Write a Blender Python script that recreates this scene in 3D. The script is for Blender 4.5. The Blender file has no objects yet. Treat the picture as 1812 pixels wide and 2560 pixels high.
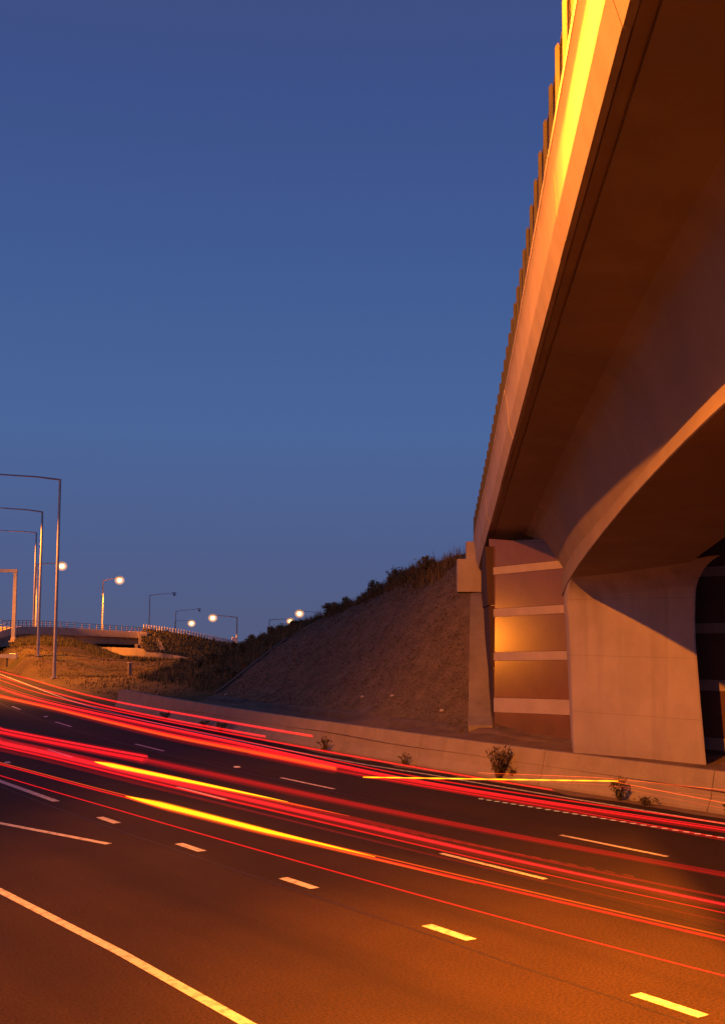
import bpy, bmesh, math, random
import numpy as np
from mathutils import Vector, Matrix
random.seed(7); rng = np.random.default_rng(7)
S = bpy.context.scene; COL = S.collection

# ------------------------------------------------------------------ camera
# world frame: +y runs along the freeway away from the camera, +x across it, z = 0 is the asphalt
RT = (0.8174302, -0.57599213, 0.00639826); UP = (-0.06068394, -0.07506439, 0.9953305); FW = (0.57282226, 0.81400147, 0.09631337)
cd = bpy.data.cameras.new("camera"); cam = bpy.data.objects.new("camera", cd); COL.objects.link(cam)
cd.sensor_fit = 'VERTICAL'; cd.sensor_height = 36; cd.lens = 42.364; cd.clip_start = .1; cd.clip_end = 5000
cam.matrix_world = Matrix([[RT[i], UP[i], -FW[i], (0, 0, 4.494)[i]] for i in range(3)] + [[0, 0, 0, 1]])
S.camera = cam
# ------------------------------------------------------------------ sky
W = bpy.data.worlds.new("World"); S.world = W; W.use_nodes = True
nt = W.node_tree; nt.nodes.clear()
wo = nt.nodes.new('ShaderNodeOutputWorld'); wb = nt.nodes.new('ShaderNodeBackground')
tc = nt.nodes.new('ShaderNodeTexCoord'); sp = nt.nodes.new('ShaderNodeSeparateXYZ'); rp = nt.nodes.new('ShaderNodeValToRGB')
nt.links.new(tc.outputs['Generated'], sp.inputs[0]); nt.links.new(sp.outputs['Z'], rp.inputs[0])
STOPS = [(0.0, (.086, .106, .210)), (.05, (.078, .110, .246)), (.16, (.068, .130, .316)), (.30, (.052, .105, .285)), (.42, (.045, .082, .248)), (.52, (.052, .076, .215)), (1.0, (.035, .055, .17))]
while len(rp.color_ramp.elements) < len(STOPS): rp.color_ramp.elements.new(.5)
for e, (p, c) in zip(rp.color_ramp.elements, STOPS): e.position = p; e.color = (*c, 1)
nt.links.new(rp.outputs[0], wb.inputs[0]); wb.inputs[1].default_value = 1.0
nt.links.new(wb.outputs[0], wo.inputs[0])
# ------------------------------------------------------------------ exposure
S.view_settings.view_transform = 'Standard'; S.view_settings.look = 'None'
S.view_settings.exposure = 0; S.view_settings.gamma = 1
SODIUM = (1.0, .245, .012)
NEAR_W = 75000; ROW_W = 46000; FAR_W = 36000
S.cycles.transparent_max_bounces = 64

# ------------------------------------------------------------------ helpers
class MB:
    def __init__(s): s.v = []; s.f = []; s.m = []
    def add(s, vs, fs, mi=0):
        n = len(s.v); s.v += [tuple(map(float, p)) for p in vs]; s.f += [tuple(i + n for i in f) for f in fs]; s.m += [mi] * len(fs)
    def box(s, c, sx, sy, sz, X=(1, 0, 0), Y=(0, 1, 0), Z=(0, 0, 1)):
        c, X, Y, Z = map(Vector, (c, X, Y, Z)); vs = []
        for k in (-1, 1):
            for a, b in ((-1, -1), (1, -1), (1, 1), (-1, 1)): vs.append(c + X * a * sx / 2 + Y * b * sy / 2 + Z * k * sz / 2)
        s.add(vs, [(0, 3, 2, 1), (4, 5, 6, 7), (0, 1, 5, 4), (1, 2, 6, 5), (2, 3, 7, 6), (3, 0, 4, 7)])
    def loft(s, rings, caps=True, closed=True):
        n = len(rings[0]); vs = [p for r in rings for p in r]; fs = []
        for i in range(len(rings) - 1):
            for j in range(n if closed else n - 1):
                k = (j + 1) % n; fs.append((i * n + j, i * n + k, (i + 1) * n + k, (i + 1) * n + j))
        if caps and closed: fs += [tuple(range(n))[::-1], tuple(range((len(rings) - 1) * n, len(rings) * n))]
        s.add(vs, fs)
    def tube(s, pts, r, n=8, mi=0):
        pts = [Vector(p) for p in pts]; rs = r if hasattr(r, '__len__') else [r] * len(pts); vs = []; fs = []
        for i, p in enumerate(pts):
            t = (pts[min(i + 1, len(pts) - 1)] - pts[max(i - 1, 0)]).normalized()
            a = t.cross(Vector((0, 0, 1)) if abs(t.z) < .9 else Vector((0, 1, 0))).normalized(); b = t.cross(a)
            for k in range(n):
                an = 2 * math.pi * k / n; vs.append(p + (a * math.cos(an) + b * math.sin(an)) * rs[i])
        for i in range(len(pts) - 1):
            for k in range(n):
                l = (k + 1) % n; fs.append((i * n + k, i * n + l, (i + 1) * n + l, (i + 1) * n + k))
        fs += [tuple(range(n))[::-1], tuple(range((len(pts) - 1) * n, len(pts) * n))]
        s.add(vs, fs, mi)
    def build(s, name, mat, parent=None, origin=(0, 0, 0), smooth=False, bevel=0, angle=35):
        me = bpy.data.meshes.new(name); o = Vector(origin)
        me.from_pydata([tuple(Vector(p) - o) for p in s.v], [], s.f); me.update()
        bm = bmesh.new(); bm.from_mesh(me); bmesh.ops.recalc_face_normals(bm, faces=bm.faces); bm.to_mesh(me); bm.free()
        mats = mat if isinstance(mat, (list, tuple)) else [mat]
        for m in mats: me.materials.append(m)
        if len(mats) > 1: me.polygons.foreach_set('material_index', s.m)
        if smooth:
            me.polygons.foreach_set('use_smooth', [True] * len(me.polygons))
            me.set_sharp_from_angle(angle=math.radians(angle))
        ob = bpy.data.objects.new(name, me); COL.objects.link(ob)
        if parent is not None: ob.parent = parent
        else: ob.location = o
        if bevel:
            b = ob.modifiers.new('bevel', 'BEVEL'); b.width = bevel; b.segments = 2; b.limit_method = 'ANGLE'; b.angle_limit = math.radians(40)
        return ob

def tag(o, label=None, cat=None, group=None, kind=None):
    if label: o['label'] = label
    if cat: o['category'] = cat
    if group: o['group'] = group
    if kind: o['kind'] = kind
    return o
def thing(name, loc, label, cat, group=None):
    o = bpy.data.objects.new(name, None); o.empty_display_size = .3; COL.objects.link(o); o.location = loc
    return tag(o, label, cat, group)
def copy_tree(o, parent=None):
    c = o.copy(); COL.objects.link(c)
    if parent is not None: c.parent = parent
    for ch in list(o.children): copy_tree(ch, c)
    return c

# ------------------------------------------------------------------ materials
def material(name, c1, c2, scale=3.0, rough=.8, detail=6, speck=0.0, speck_scale=60, bump=0.0, bump_scale=40, spec=.4, stretch=(1, 1, 1), metal=0, stain=None, lines=0):
    m = bpy.data.materials.new(name); m.use_nodes = True; t = m.node_tree; p = t.nodes['Principled BSDF']
    g = t.nodes.new('ShaderNodeNewGeometry'); mp = t.nodes.new('ShaderNodeMapping'); mp.inputs['Scale'].default_value = stretch
    t.links.new(g.outputs['Position'], mp.inputs[0])
    n = t.nodes.new('ShaderNodeTexNoise'); n.inputs['Scale'].default_value = scale; n.inputs['Detail'].default_value = detail; n.inputs['Roughness'].default_value = .62
    t.links.new(mp.outputs[0], n.inputs['Vector'])
    r = t.nodes.new('ShaderNodeValToRGB'); r.color_ramp.elements[0].position = .3; r.color_ramp.elements[1].position = .7
    r.color_ramp.elements[0].color = (*c1, 1); r.color_ramp.elements[1].color = (*c2, 1)
    t.links.new(n.outputs[0], r.inputs[0]); col = r.outputs[0]
    if speck:
        n2 = t.nodes.new('ShaderNodeTexNoise'); n2.inputs['Scale'].default_value = speck_scale; n2.inputs['Detail'].default_value = 3
        t.links.new(g.outputs['Position'], n2.inputs['Vector'])
        mr = t.nodes.new('ShaderNodeMapRange'); mr.inputs[1].default_value = .25; mr.inputs[2].default_value = .75; mr.inputs[3].default_value = 1 - speck; mr.inputs[4].default_value = 1 + speck
        t.links.new(n2.outputs[0], mr.inputs[0])
        mx = t.nodes.new('ShaderNodeMix'); mx.data_type = 'RGBA'; mx.blend_type = 'MULTIPLY'; mx.inputs[0].default_value = 1
        t.links.new(col, mx.inputs[6]); t.links.new(mr.outputs[0], mx.inputs[7]); col = mx.outputs[2]
    if stain:   # (colour, scale, stretch, threshold, amount): streaks and patches of wear
        sc, ss, st, th, am = stain
        mp2 = t.nodes.new('ShaderNodeMapping'); mp2.inputs['Scale'].default_value = st; t.links.new(g.outputs['Position'], mp2.inputs[0])
        n3 = t.nodes.new('ShaderNodeTexNoise'); n3.inputs['Scale'].default_value = ss; n3.inputs['Detail'].default_value = 5; t.links.new(mp2.outputs[0], n3.inputs['Vector'])
        mr2 = t.nodes.new('ShaderNodeMapRange'); mr2.inputs[1].default_value = th; mr2.inputs[2].default_value = th + .22; mr2.inputs[3].default_value = 0; mr2.inputs[4].default_value = am
        t.links.new(n3.outputs[0], mr2.inputs[0])
        mx2 = t.nodes.new('ShaderNodeMix'); mx2.data_type = 'RGBA'; t.links.new(mr2.outputs[0], mx2.inputs[0]); t.links.new(col, mx2.inputs[6]); mx2.inputs[7].default_value = (*sc, 1); col = mx2.outputs[2]
    if lines:   # formwork joints at even heights
        sx = t.nodes.new('ShaderNodeSeparateXYZ'); t.links.new(g.outputs['Position'], sx.inputs[0])
        def mth(op, a, b):
            q = t.nodes.new('ShaderNodeMath'); q.operation = op
            for i, v in enumerate((a, b)):
                if hasattr(v, 'default_value'): t.links.new(v, q.inputs[i])
                else: q.inputs[i].default_value = v
            return q.outputs[0]
        fr = mth('FRACT', mth('DIVIDE', sx.outputs['Z'], lines), 0); ln = mth('LESS_THAN', fr, .009); am = mth('MULTIPLY', ln, .35)
        mx3 = t.nodes.new('ShaderNodeMix'); mx3.data_type = 'RGBA'; t.links.new(am, mx3.inputs[0]); t.links.new(col, mx3.inputs[6]); mx3.inputs[7].default_value = (.10, .08, .06, 1); col = mx3.outputs[2]
    t.links.new(col, p.inputs['Base Color'])
    p.inputs['Roughness'].default_value = rough; p.inputs['Metallic'].default_value = metal; p.inputs['Specular IOR Level'].default_value = spec
    if bump:
        nb = t.nodes.new('ShaderNodeTexNoise'); nb.inputs['Scale'].default_value = bump_scale; nb.inputs['Detail'].default_value = 4; t.links.new(g.outputs['Position'], nb.inputs['Vector'])
        bp = t.nodes.new('ShaderNodeBump'); bp.inputs['Strength'].default_value = bump; bp.inputs['Distance'].default_value = .02
        t.links.new(nb.outputs[0], bp.inputs['Height']); t.links.new(bp.outputs[0], p.inputs['Normal'])
    return m
def emitter(name, col, strength):
    m = bpy.data.materials.new(name); m.use_nodes = True; t = m.node_tree; t.nodes.clear()
    o = t.nodes.new('ShaderNodeOutputMaterial'); e = t.nodes.new('ShaderNodeEmission'); e.inputs[0].default_value = (*col, 1); e.inputs[1].default_value = strength
    t.links.new(e.outputs[0], o.inputs[0]); return m
ASPHALT = material('asphalt', (.0260, .0142, .0062), (.0400, .0222, .0098), .28, .82, 9, .62, 26, .8, 60, .18, stain=((.013, .008, .0045), .55, (1, .07, 1), .49, .6))
PAINT = material('road_paint', (.50, .45, .39), (.64, .58, .50), 6, .6, 5, .16, 50, .2, 60, stain=((.13, .10, .075), 7, (1, 1, 1), .48, .7))
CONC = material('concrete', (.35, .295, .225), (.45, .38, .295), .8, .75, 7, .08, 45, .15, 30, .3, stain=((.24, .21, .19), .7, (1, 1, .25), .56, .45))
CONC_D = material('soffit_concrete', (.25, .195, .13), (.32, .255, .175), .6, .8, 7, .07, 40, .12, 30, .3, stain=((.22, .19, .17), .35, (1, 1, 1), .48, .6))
BARC = material('barrier_concrete', (.23, .19, .145), (.31, .26, .20), 1.1, .85, 7, .12, 30, .2, 30, .25, stain=((.17, .15, .13), 1.1, (1, 1, .3), .56, .55))
BROWN_SHADED = material('brown_coating_shaded', (.055, .034, .028), (.075, .046, .038), 1.0, .85, 6, .05, 30, .06, 18, .2)  # darker copy of the brown coating, with the wing wall's shade in its colour
KERBC = material('dusty_kerb', (.11, .08, .055), (.17, .125, .09), 1.6, .9, 7, .25, 20, .4, 20, .2)
BROWN = material('brown_coating', (.135, .070, .048), (.175, .092, .064), 1.0, .17, 6, .05, 30, .03, 18, .45, stain=((.085, .05, .045), .8, (1, 1, .22), .56, .5))
STRIPE = material('pale_coating', (.36, .30, .24), (.44, .365, .295), 1.6, .5, 5, .06, 30, .05, 20)
MULCH = material('mulch', (.102, .075, .046), (.185, .138, .088), 1.4, .95, 9, .35, 12, .6, 14, .1)
DIRT = material('dirt', (.13, .088, .058), (.22, .155, .105), .9, .95, 8, .25, 22, .6, 25, .1)
GRASSG = material('grass_ground', (.075, .058, .028), (.135, .098, .048), .35, .95, 9, .45, 6, .8, 8, .1, stain=((.045, .055, .020), .12, (1, 1, 1), .5, .7))
BLADE = material('dry_grass', (.085, .072, .030), (.17, .125, .060), .5, .9, 5, .3, 5, spec=.1)
LEAF = material('leaf', (.12, .125, .062), (.21, .19, .10), 1.2, .8, 4, .35, 6, spec=.15)
LEAFD = material('dark_leaf', (.085, .085, .045), (.155, .135, .072), 1.2, .85, 4, .35, 5, spec=.1)
TWIG = material('twig', (.065, .045, .026), (.12, .085, .05), 5, .9, spec=.1)
GALV = material('galvanised_steel', (.36, .36, .37), (.46, .46, .47), 2, .42, 4, .05, 20, metal=.55)
DARKST = material('dark_steel', (.05, .05, .055), (.075, .075, .08), 3, .5, 4, metal=.3)
RAILST = material('rail_post_steel', (.026, .024, .022), (.04, .036, .033), 3, .5, 4, metal=.2)
JOINT_AND_SHADE = material('joint_sealant_and_shade', (.03, .027, .025), (.05, .045, .04), 5, .9)
WHITE = material('white_plastic', (.62, .62, .60), (.74, .74, .72), 6, .5)
PIERC = material('pier_concrete', (.35, .295, .225), (.45, .38, .295), .7, .75, 7, .08, 45, .15, 30, .3, stain=((.22, .18, .125), 1.2, (1, 1, .12), .50, .6), lines=1.83)
STONE = material('pale_stone', (.40, .37, .33), (.55, .52, .47), 8, .9)
LENS = emitter('lit_lamp_lens', (1.0, .68, .26), 4.0)
LAMP_GLOW = emitter('lamp_glow', (1.0, .40, .06), .22); _t2 = LAMP_GLOW.node_tree; _tr = _t2.nodes.new('ShaderNodeBsdfTransparent'); _ad = _t2.nodes.new('ShaderNodeAddShader')
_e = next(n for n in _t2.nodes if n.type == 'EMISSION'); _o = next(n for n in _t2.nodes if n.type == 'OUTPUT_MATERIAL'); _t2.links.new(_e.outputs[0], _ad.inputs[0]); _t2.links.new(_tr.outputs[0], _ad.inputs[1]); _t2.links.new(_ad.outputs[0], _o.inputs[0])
LENS_OFF = material('unlit_lens', (.16, .16, .17), (.22, .22, .23), 5, .2)

# ------------------------------------------------------------------ alignment of road and bridge
def cv(y): return 0 if y < 24 else (y - 24) ** 2 / 440 if y < 75 else 5.911 + .2318 * (y - 75)
def R(s, y, z=0): return Vector((s + cv(y), y, z))
TH0, KH, G0, GE = (0.663413, -0.001147, -0.117725, -0.004105)
P0 = np.array((31.0, 35.549, 8.26))
_t = np.arange(-110, 30.01, .05); _th = TH0 + KH * np.clip(_t, -40, 30); _g = G0 + GE * np.clip(_t, -40, 10)
_i0 = int(np.argmin(abs(_t)))
def _int(f):
    c = np.concatenate([[0], np.cumsum((f[1:] + f[:-1]) / 2) * .05]); return c - c[_i0]
_X, _Y, _Z = _int(np.sin(_th)), _int(np.cos(_th)), _int(_g)
def B(t, o, z):
    th = np.interp(t, _t, _th)
    return Vector((P0[0] + np.interp(t, _t, _X) - math.cos(th) * o, P0[1] + np.interp(t, _t, _Y) + math.sin(th) * o, P0[2] + np.interp(t, _t, _Z) + z))
def sweep(prof, ts):
    return [[B(t, o, z) for o, z in (prof(t) if callable(prof) else prof)] for t in ts]

# ------------------------------------------------------------------ ground, road and markings
m = MB(); ys = [-60, -40, -20, -10, 0, 10, 20] + list(range(24, 80, 3)) + list(range(80, 330, 15))
m.loft([[R(-1.5, y), R(8, y), R(16, y), R(24.62 if y > 66 else 24.9, y)] for y in ys], caps=False, closed=False)
tag(m.build('road', ASPHALT), kind='structure')
m = MB(); gz0 = lambda x, y: -3.4 - .05 * max(0, .5756 * x + .8178 * y - 190)
GR = [-2500, -800, -300, -100, 0, 60, 110, 150, 190, 240, 320, 500, 1000, 2500]; m.loft([[(x, y, gz0(x, y)) for x in GR] for y in GR], caps=False, closed=False)
tag(m.build('ground', GRASSG), kind='structure')
m = MB(); m.loft([[R(-1.45, y, .01), R(-4, y, .15), R(-12, y, .9), R(-40, y, 1.2), R(-90, y, -3.6)] for y in ys], caps=False, closed=False)
tag(m.build('grass_bank', GRASSG), kind='structure')

def ribbon(mb, pts, w, z=.004):
    P = [Vector(p) for p in pts]; L = []
    for i, p in enumerate(P):
        t = (P[min(i + 1, len(P) - 1)] - P[max(i - 1, 0)]); n = Vector((t.y, -t.x, 0)).normalized() * w / 2; L.append([p - n + Vector((0, 0, z)), p + n + Vector((0, 0, z))])
    mb.loft(L, caps=False, closed=False)
def dashes(s, y0, period, length, n0, n1, w):
    mb = MB()
    for k in range(n0, n1):
        a = y0 + k * period; ribbon(mb, [R(s, a + length * j / 3) for j in range(4)], w)
    return mb
LANES = [('far lane line', 19.17, 16.6, .13), ('middle lane line', 15.6, 16.35, .13)]
for lab, s, y0, w in LANES:
    tag(dashes(s, y0, 12.0, 3.0, -2, 12, w).build('lane_line', PAINT), kind='structure')
tag(dashes(11.70, 9.63, 4.18, 1.05, -5, 5, .20).build('merge_line', PAINT), kind='structure')
m = MB(); ribbon(m, [(11.83, 30.45, 0), (11.97, 35.3, 0), (12.3, 42, 0), (13.0, 50, 0), (14.4, 60, 0)], .2); tag(m.build('nose_line', PAINT), kind='structure')
m = MB(); ribbon(m, [(10.47, 23.95, 0), (9.47, 27.8, 0), (8.1, 33.2, 0), (6.6, 39.2, 0)], .17); tag(m.build('chevron_line', PAINT), kind='structure')
m = MB(); ribbon(m, [(7.15, -40, 0), (7.15, 12.4, 0), (7.2, 16, 0), (7.12, 20.8, 0), (7.0, 27, 0), (6.9, 34, 0)], .17); tag(m.build('edge_line', PAINT), kind='structure')
m = MB(); ribbon(m, [R(23.3 if y > 30 else 23.5, y) for y in ys if y < 250], .15); tag(m.build('shoulder_line', PAINT), kind='structure')
TAR = material('tar_seam', (.010, .008, .006), (.018, .014, .010), 8, .6)
for q in (11.35, 15.25, 18.85):
    m = MB(); r_ = random.Random(int(q)); ribbon(m, [R(q + r_.uniform(-.02, .02), y) for y in np.arange(-10, 90, 1.5)], .035, .002); tag(m.build('tar_seam', TAR), kind='structure')
m = MB(); rd = random.Random(3); m.loft([[R(23.95 + rd.uniform(-.18, .18) + (.25 if y > 40 else 0), y, .006), R(24.85 if y < 64 else 24.6, y, .012)] for y in np.arange(-20, 66, .8)], caps=False, closed=False)
tag(m.build('dirt_strip', DIRT), kind='structure')
# raised road studs
def stud(x, y, lab):
    m = MB(); z = .004
    m.loft([[(x - .09, y - .09, z), (x + .09, y - .09, z), (x + .09, y + .09, z), (x - .09, y + .09, z)], [(x - .06, y - .06, z + .03), (x + .06, y - .06, z + .03), (x + .06, y + .06, z + .03), (x - .06, y + .06, z + .03)]])
    tag(m.build('road_stud', WHITE, origin=(x, y, 0)), lab, 'road stud', 'raised studs on the road')
stud(13.75, 39.8, 'small pale road stud between two red trails at the left edge'); stud(22.2, 58.9, 'small pale road stud on the dark lane by the far trails'); stud(19.53, 34.7, 'small pale road stud alone on the dark middle of the road')

# ------------------------------------------------------------------ verge, mulch embankment (one fitted height field, cut along the mulch edge)
CP = [(37.0, 44.86, 7.52), (35.7, 41.7, 5.95), (35.2, 42.4, 6.1), (38.6, 51.18, 6.83), (41.74, 58.88, 6.17), (45.49, 68.63, 5.33), (51.66, 84.14, 3.6), (57.88, 100.76, 2.66), (61.8, 110.35, 2.16),
      (32.22, 60.48, .6), (31.27, 52.56, .6), (31.1, 44.51, .6), (30.14, 36.09, .6), (29.84, 34.45, .6), (34.89, 41.61, 5.98), (32.46, 38.16, 2.85), (32.78, 43.44, 3.08), (34.45, 53.41, 2.35), (35.71, 51.15, 3.54), (35.13, 59.09, 2.16),
      (36.1, 94.23, .52), (44.99, 122.25, 1.57), (60.52, 166.44, 2.3), (51.83, 148, 1.9), (55.87, 145.06, 2.75), (59.1, 142.88, 1.95), (61.9, 141.06, .7), (65.19, 138.95, -1.0), (63.84, 127.64, -.4), (44.73, 98, .43), (46.24, 90.79, .47), (50.4, 93.91, 1.25), (48.18, 114.01, .27), (34.64, 69.19, .6), (29.77, 71.76, .3), (40.18, 88.87, .7),
      (47, 42, 7.4), (50, 50, 6.8), (54, 60, 6.1), (60, 72, 5.0), (68, 88, 3.2), (76, 104, 2.0), (80, 118, 1.0), (90, 60, 5.5), (100, 100, 1.5), (75, 150, -2.6), (72, 160, -2.6), (85, 140, -2.6), (110, 150, -2.8), (70, 175, -2.6), (95, 170, -2.6), (120, 190, -2.8), (62, 200, 1.5), (80, 210, -2.5),
      (26, 30, .55), (25.6, 22, .55), (25.6, 10, .55), (25.6, -5, .55), (25.6, -25, .55), (30.5, 33, .55), (30.5, 20, .55), (30.5, 0, .55), (30.5, -25, .55), (26.3, 40, .55), (27, 48, .55), (28, 56, .5), (29.5, 62, .4), (40.07, 119.49, 2.1), (46.46, 129.74, 2.15), (39.25, 122.52, 2.2), (47.97, 138.45, 2.5), (49.59, 131.28, 1.6), (36.11, 107.61, 1.2), (45.59, 115.74, 1.1), (30.7, 40, .6), (31.25, 48.5, .6), (31.7, 56.5, .6), (28.6, 38, .55), (29, 44, .55), (29.4, 50, .5), (31.6, 37.0, 1.3), (33.6, 40.0, 4.4)]
for y in (75, 90, 105, 120, 140, 160, 185, 210): CP.append((cv(y) + 24.7, y, .02))
CP = np.array(CP, float)
def _phi(r2): return np.where(r2 > 1e-9, .5 * r2 * np.log(r2 + 1e-12), 0)
_n = len(CP); _K = _phi(((CP[:, None, :2] - CP[None, :, :2]) ** 2).sum(2)) + np.eye(_n) * .5
_Pm = np.c_[np.ones(_n), CP[:, :2]]; _A = np.block([[_K, _Pm], [_Pm.T, np.zeros((3, 3))]]); _sol = np.linalg.solve(_A, np.r_[CP[:, 2], 0, 0, 0])
def height(x, y):
    q = np.stack([np.asarray(x, float).ravel(), np.asarray(y, float).ravel()], 1)
    z = _phi(((q[:, None] - CP[None, :, :2]) ** 2).sum(2)) @ _sol[:_n] + _sol[_n] + q @ _sol[_n + 1:]
    return z.reshape(np.shape(x))
def hz(x, y): return float(height(np.array([x]), np.array([y]))[0])
MA, MBp = np.array((32.22, 60.48)), np.array((45.49, 68.63))          # edge between mulch and grass
dM = (MBp - MA) / np.linalg.norm(MBp - MA); nM = np.array((-dM[1], dM[0]))
def mulch_side(x, y): return (x - MA[0]) * nM[0] + (y - MA[1]) * nM[1]   # < 0 : mulch
dhx, dhy = math.sin(TH0), math.cos(TH0)
def wing_o(x, y): return -(x - 31.0) * dhy + (y - 35.3) * dhx
FOOT = [(29.7, 34.0), (30.14, 36.09), (31.1, 44.51), (31.27, 52.56), (32.22, 60.48), (34, 70)]
def foot_x(y): return float(np.interp(y, [p[1] for p in FOOT], [p[0] for p in FOOT]))
ss = [0, .5, 1, 1.6, 2.2, 2.9, 3.6, 4.3, 5] + list(np.arange(5.8, 22, .9)) + [24, 27, 31, 36, 42, 50, 60, 75, 95, 120]
yy = list(np.arange(-40, 26, 6)) + list(np.arange(26, 76, 1.0)) + list(np.arange(76, 130, 2.5)) + list(np.arange(130, 215, 5))
gx = np.array([[s + cv(y) + 24.72 for s in ss] for y in yy]); gy = np.array([[y] * len(ss) for y in yy]); gz = height(gx, gy)
fad = np.clip((np.array(ss)[None, :] - 0) / 1.5, 0, 1); near = (gy < 64)
gz = np.where(near, gz, gz * fad + .0 * (1 - fad))
gz += np.where(gx > 33, .05 * np.sin(gx * 1.7 + gy * .9) * np.sin(gy * 1.3 - gx * .4), 0)
bm = bmesh.new(); V = [[bm.verts.new((gx[i, j], gy[i, j], gz[i, j])) for j in range(len(ss))] for i in range(len(yy))]
for i in range(len(yy) - 1):
    for j in range(len(ss) - 1):
        cx, cy = (gx[i, j] + gx[i + 1, j + 1]) / 2, (gy[i, j] + gy[i + 1, j + 1]) / 2
        if cx > 31.6 and wing_o(cx, cy) < -.5 and cy < 60: continue
        bm.faces.new((V[i][j], V[i][j + 1], V[i + 1][j + 1], V[i + 1][j]))
bmesh.ops.bisect_plane(bm, geom=bm.verts[:] + bm.edges[:] + bm.faces[:], plane_co=(MA[0], MA[1], 0), plane_no=(nM[0], nM[1], 0))
def split(pred, name, mat):
    b = bm.copy(); dead = [f for f in b.faces if not pred(*f.calc_center_median()[:2])]
    bmesh.ops.delete(b, geom=dead, context='FACES'); me = bpy.data.meshes.new(name); bmesh.ops.recalc_face_normals(b, faces=b.faces); b.to_mesh(me); b.free()
    me.materials.append(mat); me.polygons.foreach_set('use_smooth', [True] * len(me.polygons))
    o = bpy.data.objects.new(name, me); COL.objects.link(o); return tag(o, kind='structure')
def is_mulch(x, y): return mulch_side(x, y) < 0 and y > 34.2 and x > foot_x(y)
def is_dirt(x, y): return not is_mulch(x, y) and mulch_side(x, y) < 0
split(is_mulch, 'embankment', MULCH); split(is_dirt, 'dirt_verge', DIRT); split(lambda x, y: mulch_side(x, y) >= 0, 'grass_verge', GRASSG)
bm.free()
# mulch chips and straw lying on the embankment
m = MB(); n = 0
while n < 17000:
    y = random.uniform(34.5, 74); x = random.uniform(foot_x(y), 47)
    if not is_mulch(x, y) or wing_o(x, y) < .9: continue
    if random.random() < .0: continue
    z = hz(x, y) + random.uniform(.0, .045); a = random.uniform(0, math.pi); l = random.uniform(.04, .17); w = random.uniform(.015, .05); tz = random.uniform(-.5, .5)
    d = Vector((math.cos(a), math.sin(a), tz)).normalized() * l / 2; e = Vector((-math.sin(a), math.cos(a), random.uniform(-.6, .6))) * w / 2; c = Vector((x, y, z))
    m.add([c - d - e, c + d - e, c + d + e, c - d + e], [(0, 1, 2, 3)]); n += 1
CHIP = material('bark_chip', (.118, .086, .053), (.265, .20, .127), 3.5, .95, 2, .5, 14, spec=.1)
tag(m.build('mulch', CHIP), 'brown bark mulch strewn over the embankment slope', 'mulch', kind='stuff')

# kerbs at the foot of the slope, mowing strip by the wing wall, edging
def kerb(y0, y1, lab):
    m = MB(); rings = []
    for k in range(13):
        y = y0 + (y1 - y0) * k / 12; x = foot_x(y) - .12; z = .55 if y < 50 else .52; sc = 1 if 0 < k < 12 else .55
        rings.append([(x - .24 * sc, y, z - .15), (x - .22 * sc, y, z + .06 * sc), (x - .08, y, z + .22 * sc), (x + .2 * sc, y, z + .26 * sc), (x + .26 * sc, y, z - .1)])
    m.loft(rings); tag(m.build('kerb', KERBC, smooth=True, angle=50), lab, 'kerb', 'concrete kerbs at the foot of the embankment')
kerb(36.0, 53.6, 'long rounded concrete kerb along the foot of the mulch slope, ending near the abutment'); kerb(55.6, 60.2, 'short rounded concrete kerb section at the far left foot of the mulch slope')
m = MB(); P = [MA + dM * k for k in np.linspace(.5, 9.4, 12)]
ring = []
for p in P:
    z = hz(*p); ring.append([(p[0] - nM[0] * .09, p[1] - nM[1] * .09, z - .1), (p[0] - nM[0] * .09, p[1] - nM[1] * .09, z + .12), (p[0] + nM[0] * .09, p[1] + nM[1] * .09, z + .12), (p[0] + nM[0] * .09, p[1] + nM[1] * .09, z - .1)])
m.loft(ring); tag(m.build('garden_edging', KERBC), 'thin pale edging strip between the mulch slope and the shrubs', 'edging')
m = MB(); ring = []
for k in np.linspace(-.35, 7.6, 16):
    x, y = 31.0 + dhx * k, 35.3 + dhy * k
    w = .95 - .055 * max(k, 0)
    x1, y1 = x - dhy * .02, y + dhx * .02; x2, y2 = x - dhy * w, y + dhx * w
    z = max(hz(x1, y1), hz(x2, y2), hz((x1 + x2) / 2, (y1 + y2) / 2), .5) + .10
    ring.append([(x1, y1, z - .6), (x1, y1, z), (x2, y2, z), (x2, y2, z - .6)])
m.loft(ring); tag(m.build('concrete_apron', BARC), 'sloping concrete strip running up beside the bridge wing wall', 'apron')
m = MB(); ring = []
for (x, y, z, r) in [(30.75, 36.6, .4, .2), (30.7, 36.1, .5, .55), (30.45, 35.3, .52, .6), (30.5, 33.5, .46, .45), (30.5, 31.6, .44, .3)]:
    ring.append([(x - r, y, .3), (x - r * .8, y, z + .1), (x - r * .2, y, z + r * .42), (x + r * .5, y, z + r * .45), (x + .95, y, z + r * .3), (x + .95, y, .3)])
m.loft(ring); tag(m.build('dirt_heap', DIRT, smooth=True, angle=80), 'low sandy heap piled at the foot of the striped abutment corner', 'dirt heap')
m = MB(); ring = []
for (x, y, z, r) in [(30.2, 24.2, .4, .2), (30.0, 23.2, .5, .8), (29.9, 20, .55, 1), (30, 12, .5, 1.0), (30, 4, .5, .9)]:
    ring.append([(x - r, y, .3), (x - r * .8, y, z + .1), (x - r * .2, y, z + r * .35), (x + r * .5, y, z + r * .38), (x + 1.2, y, z + r * .38), (x + 1.2, y, .3)])
m.loft(ring); tag(m.build('dirt_heap', DIRT, smooth=True, angle=80), 'sandy mound right of the wide pier, at the right picture edge', 'dirt heap')

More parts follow.
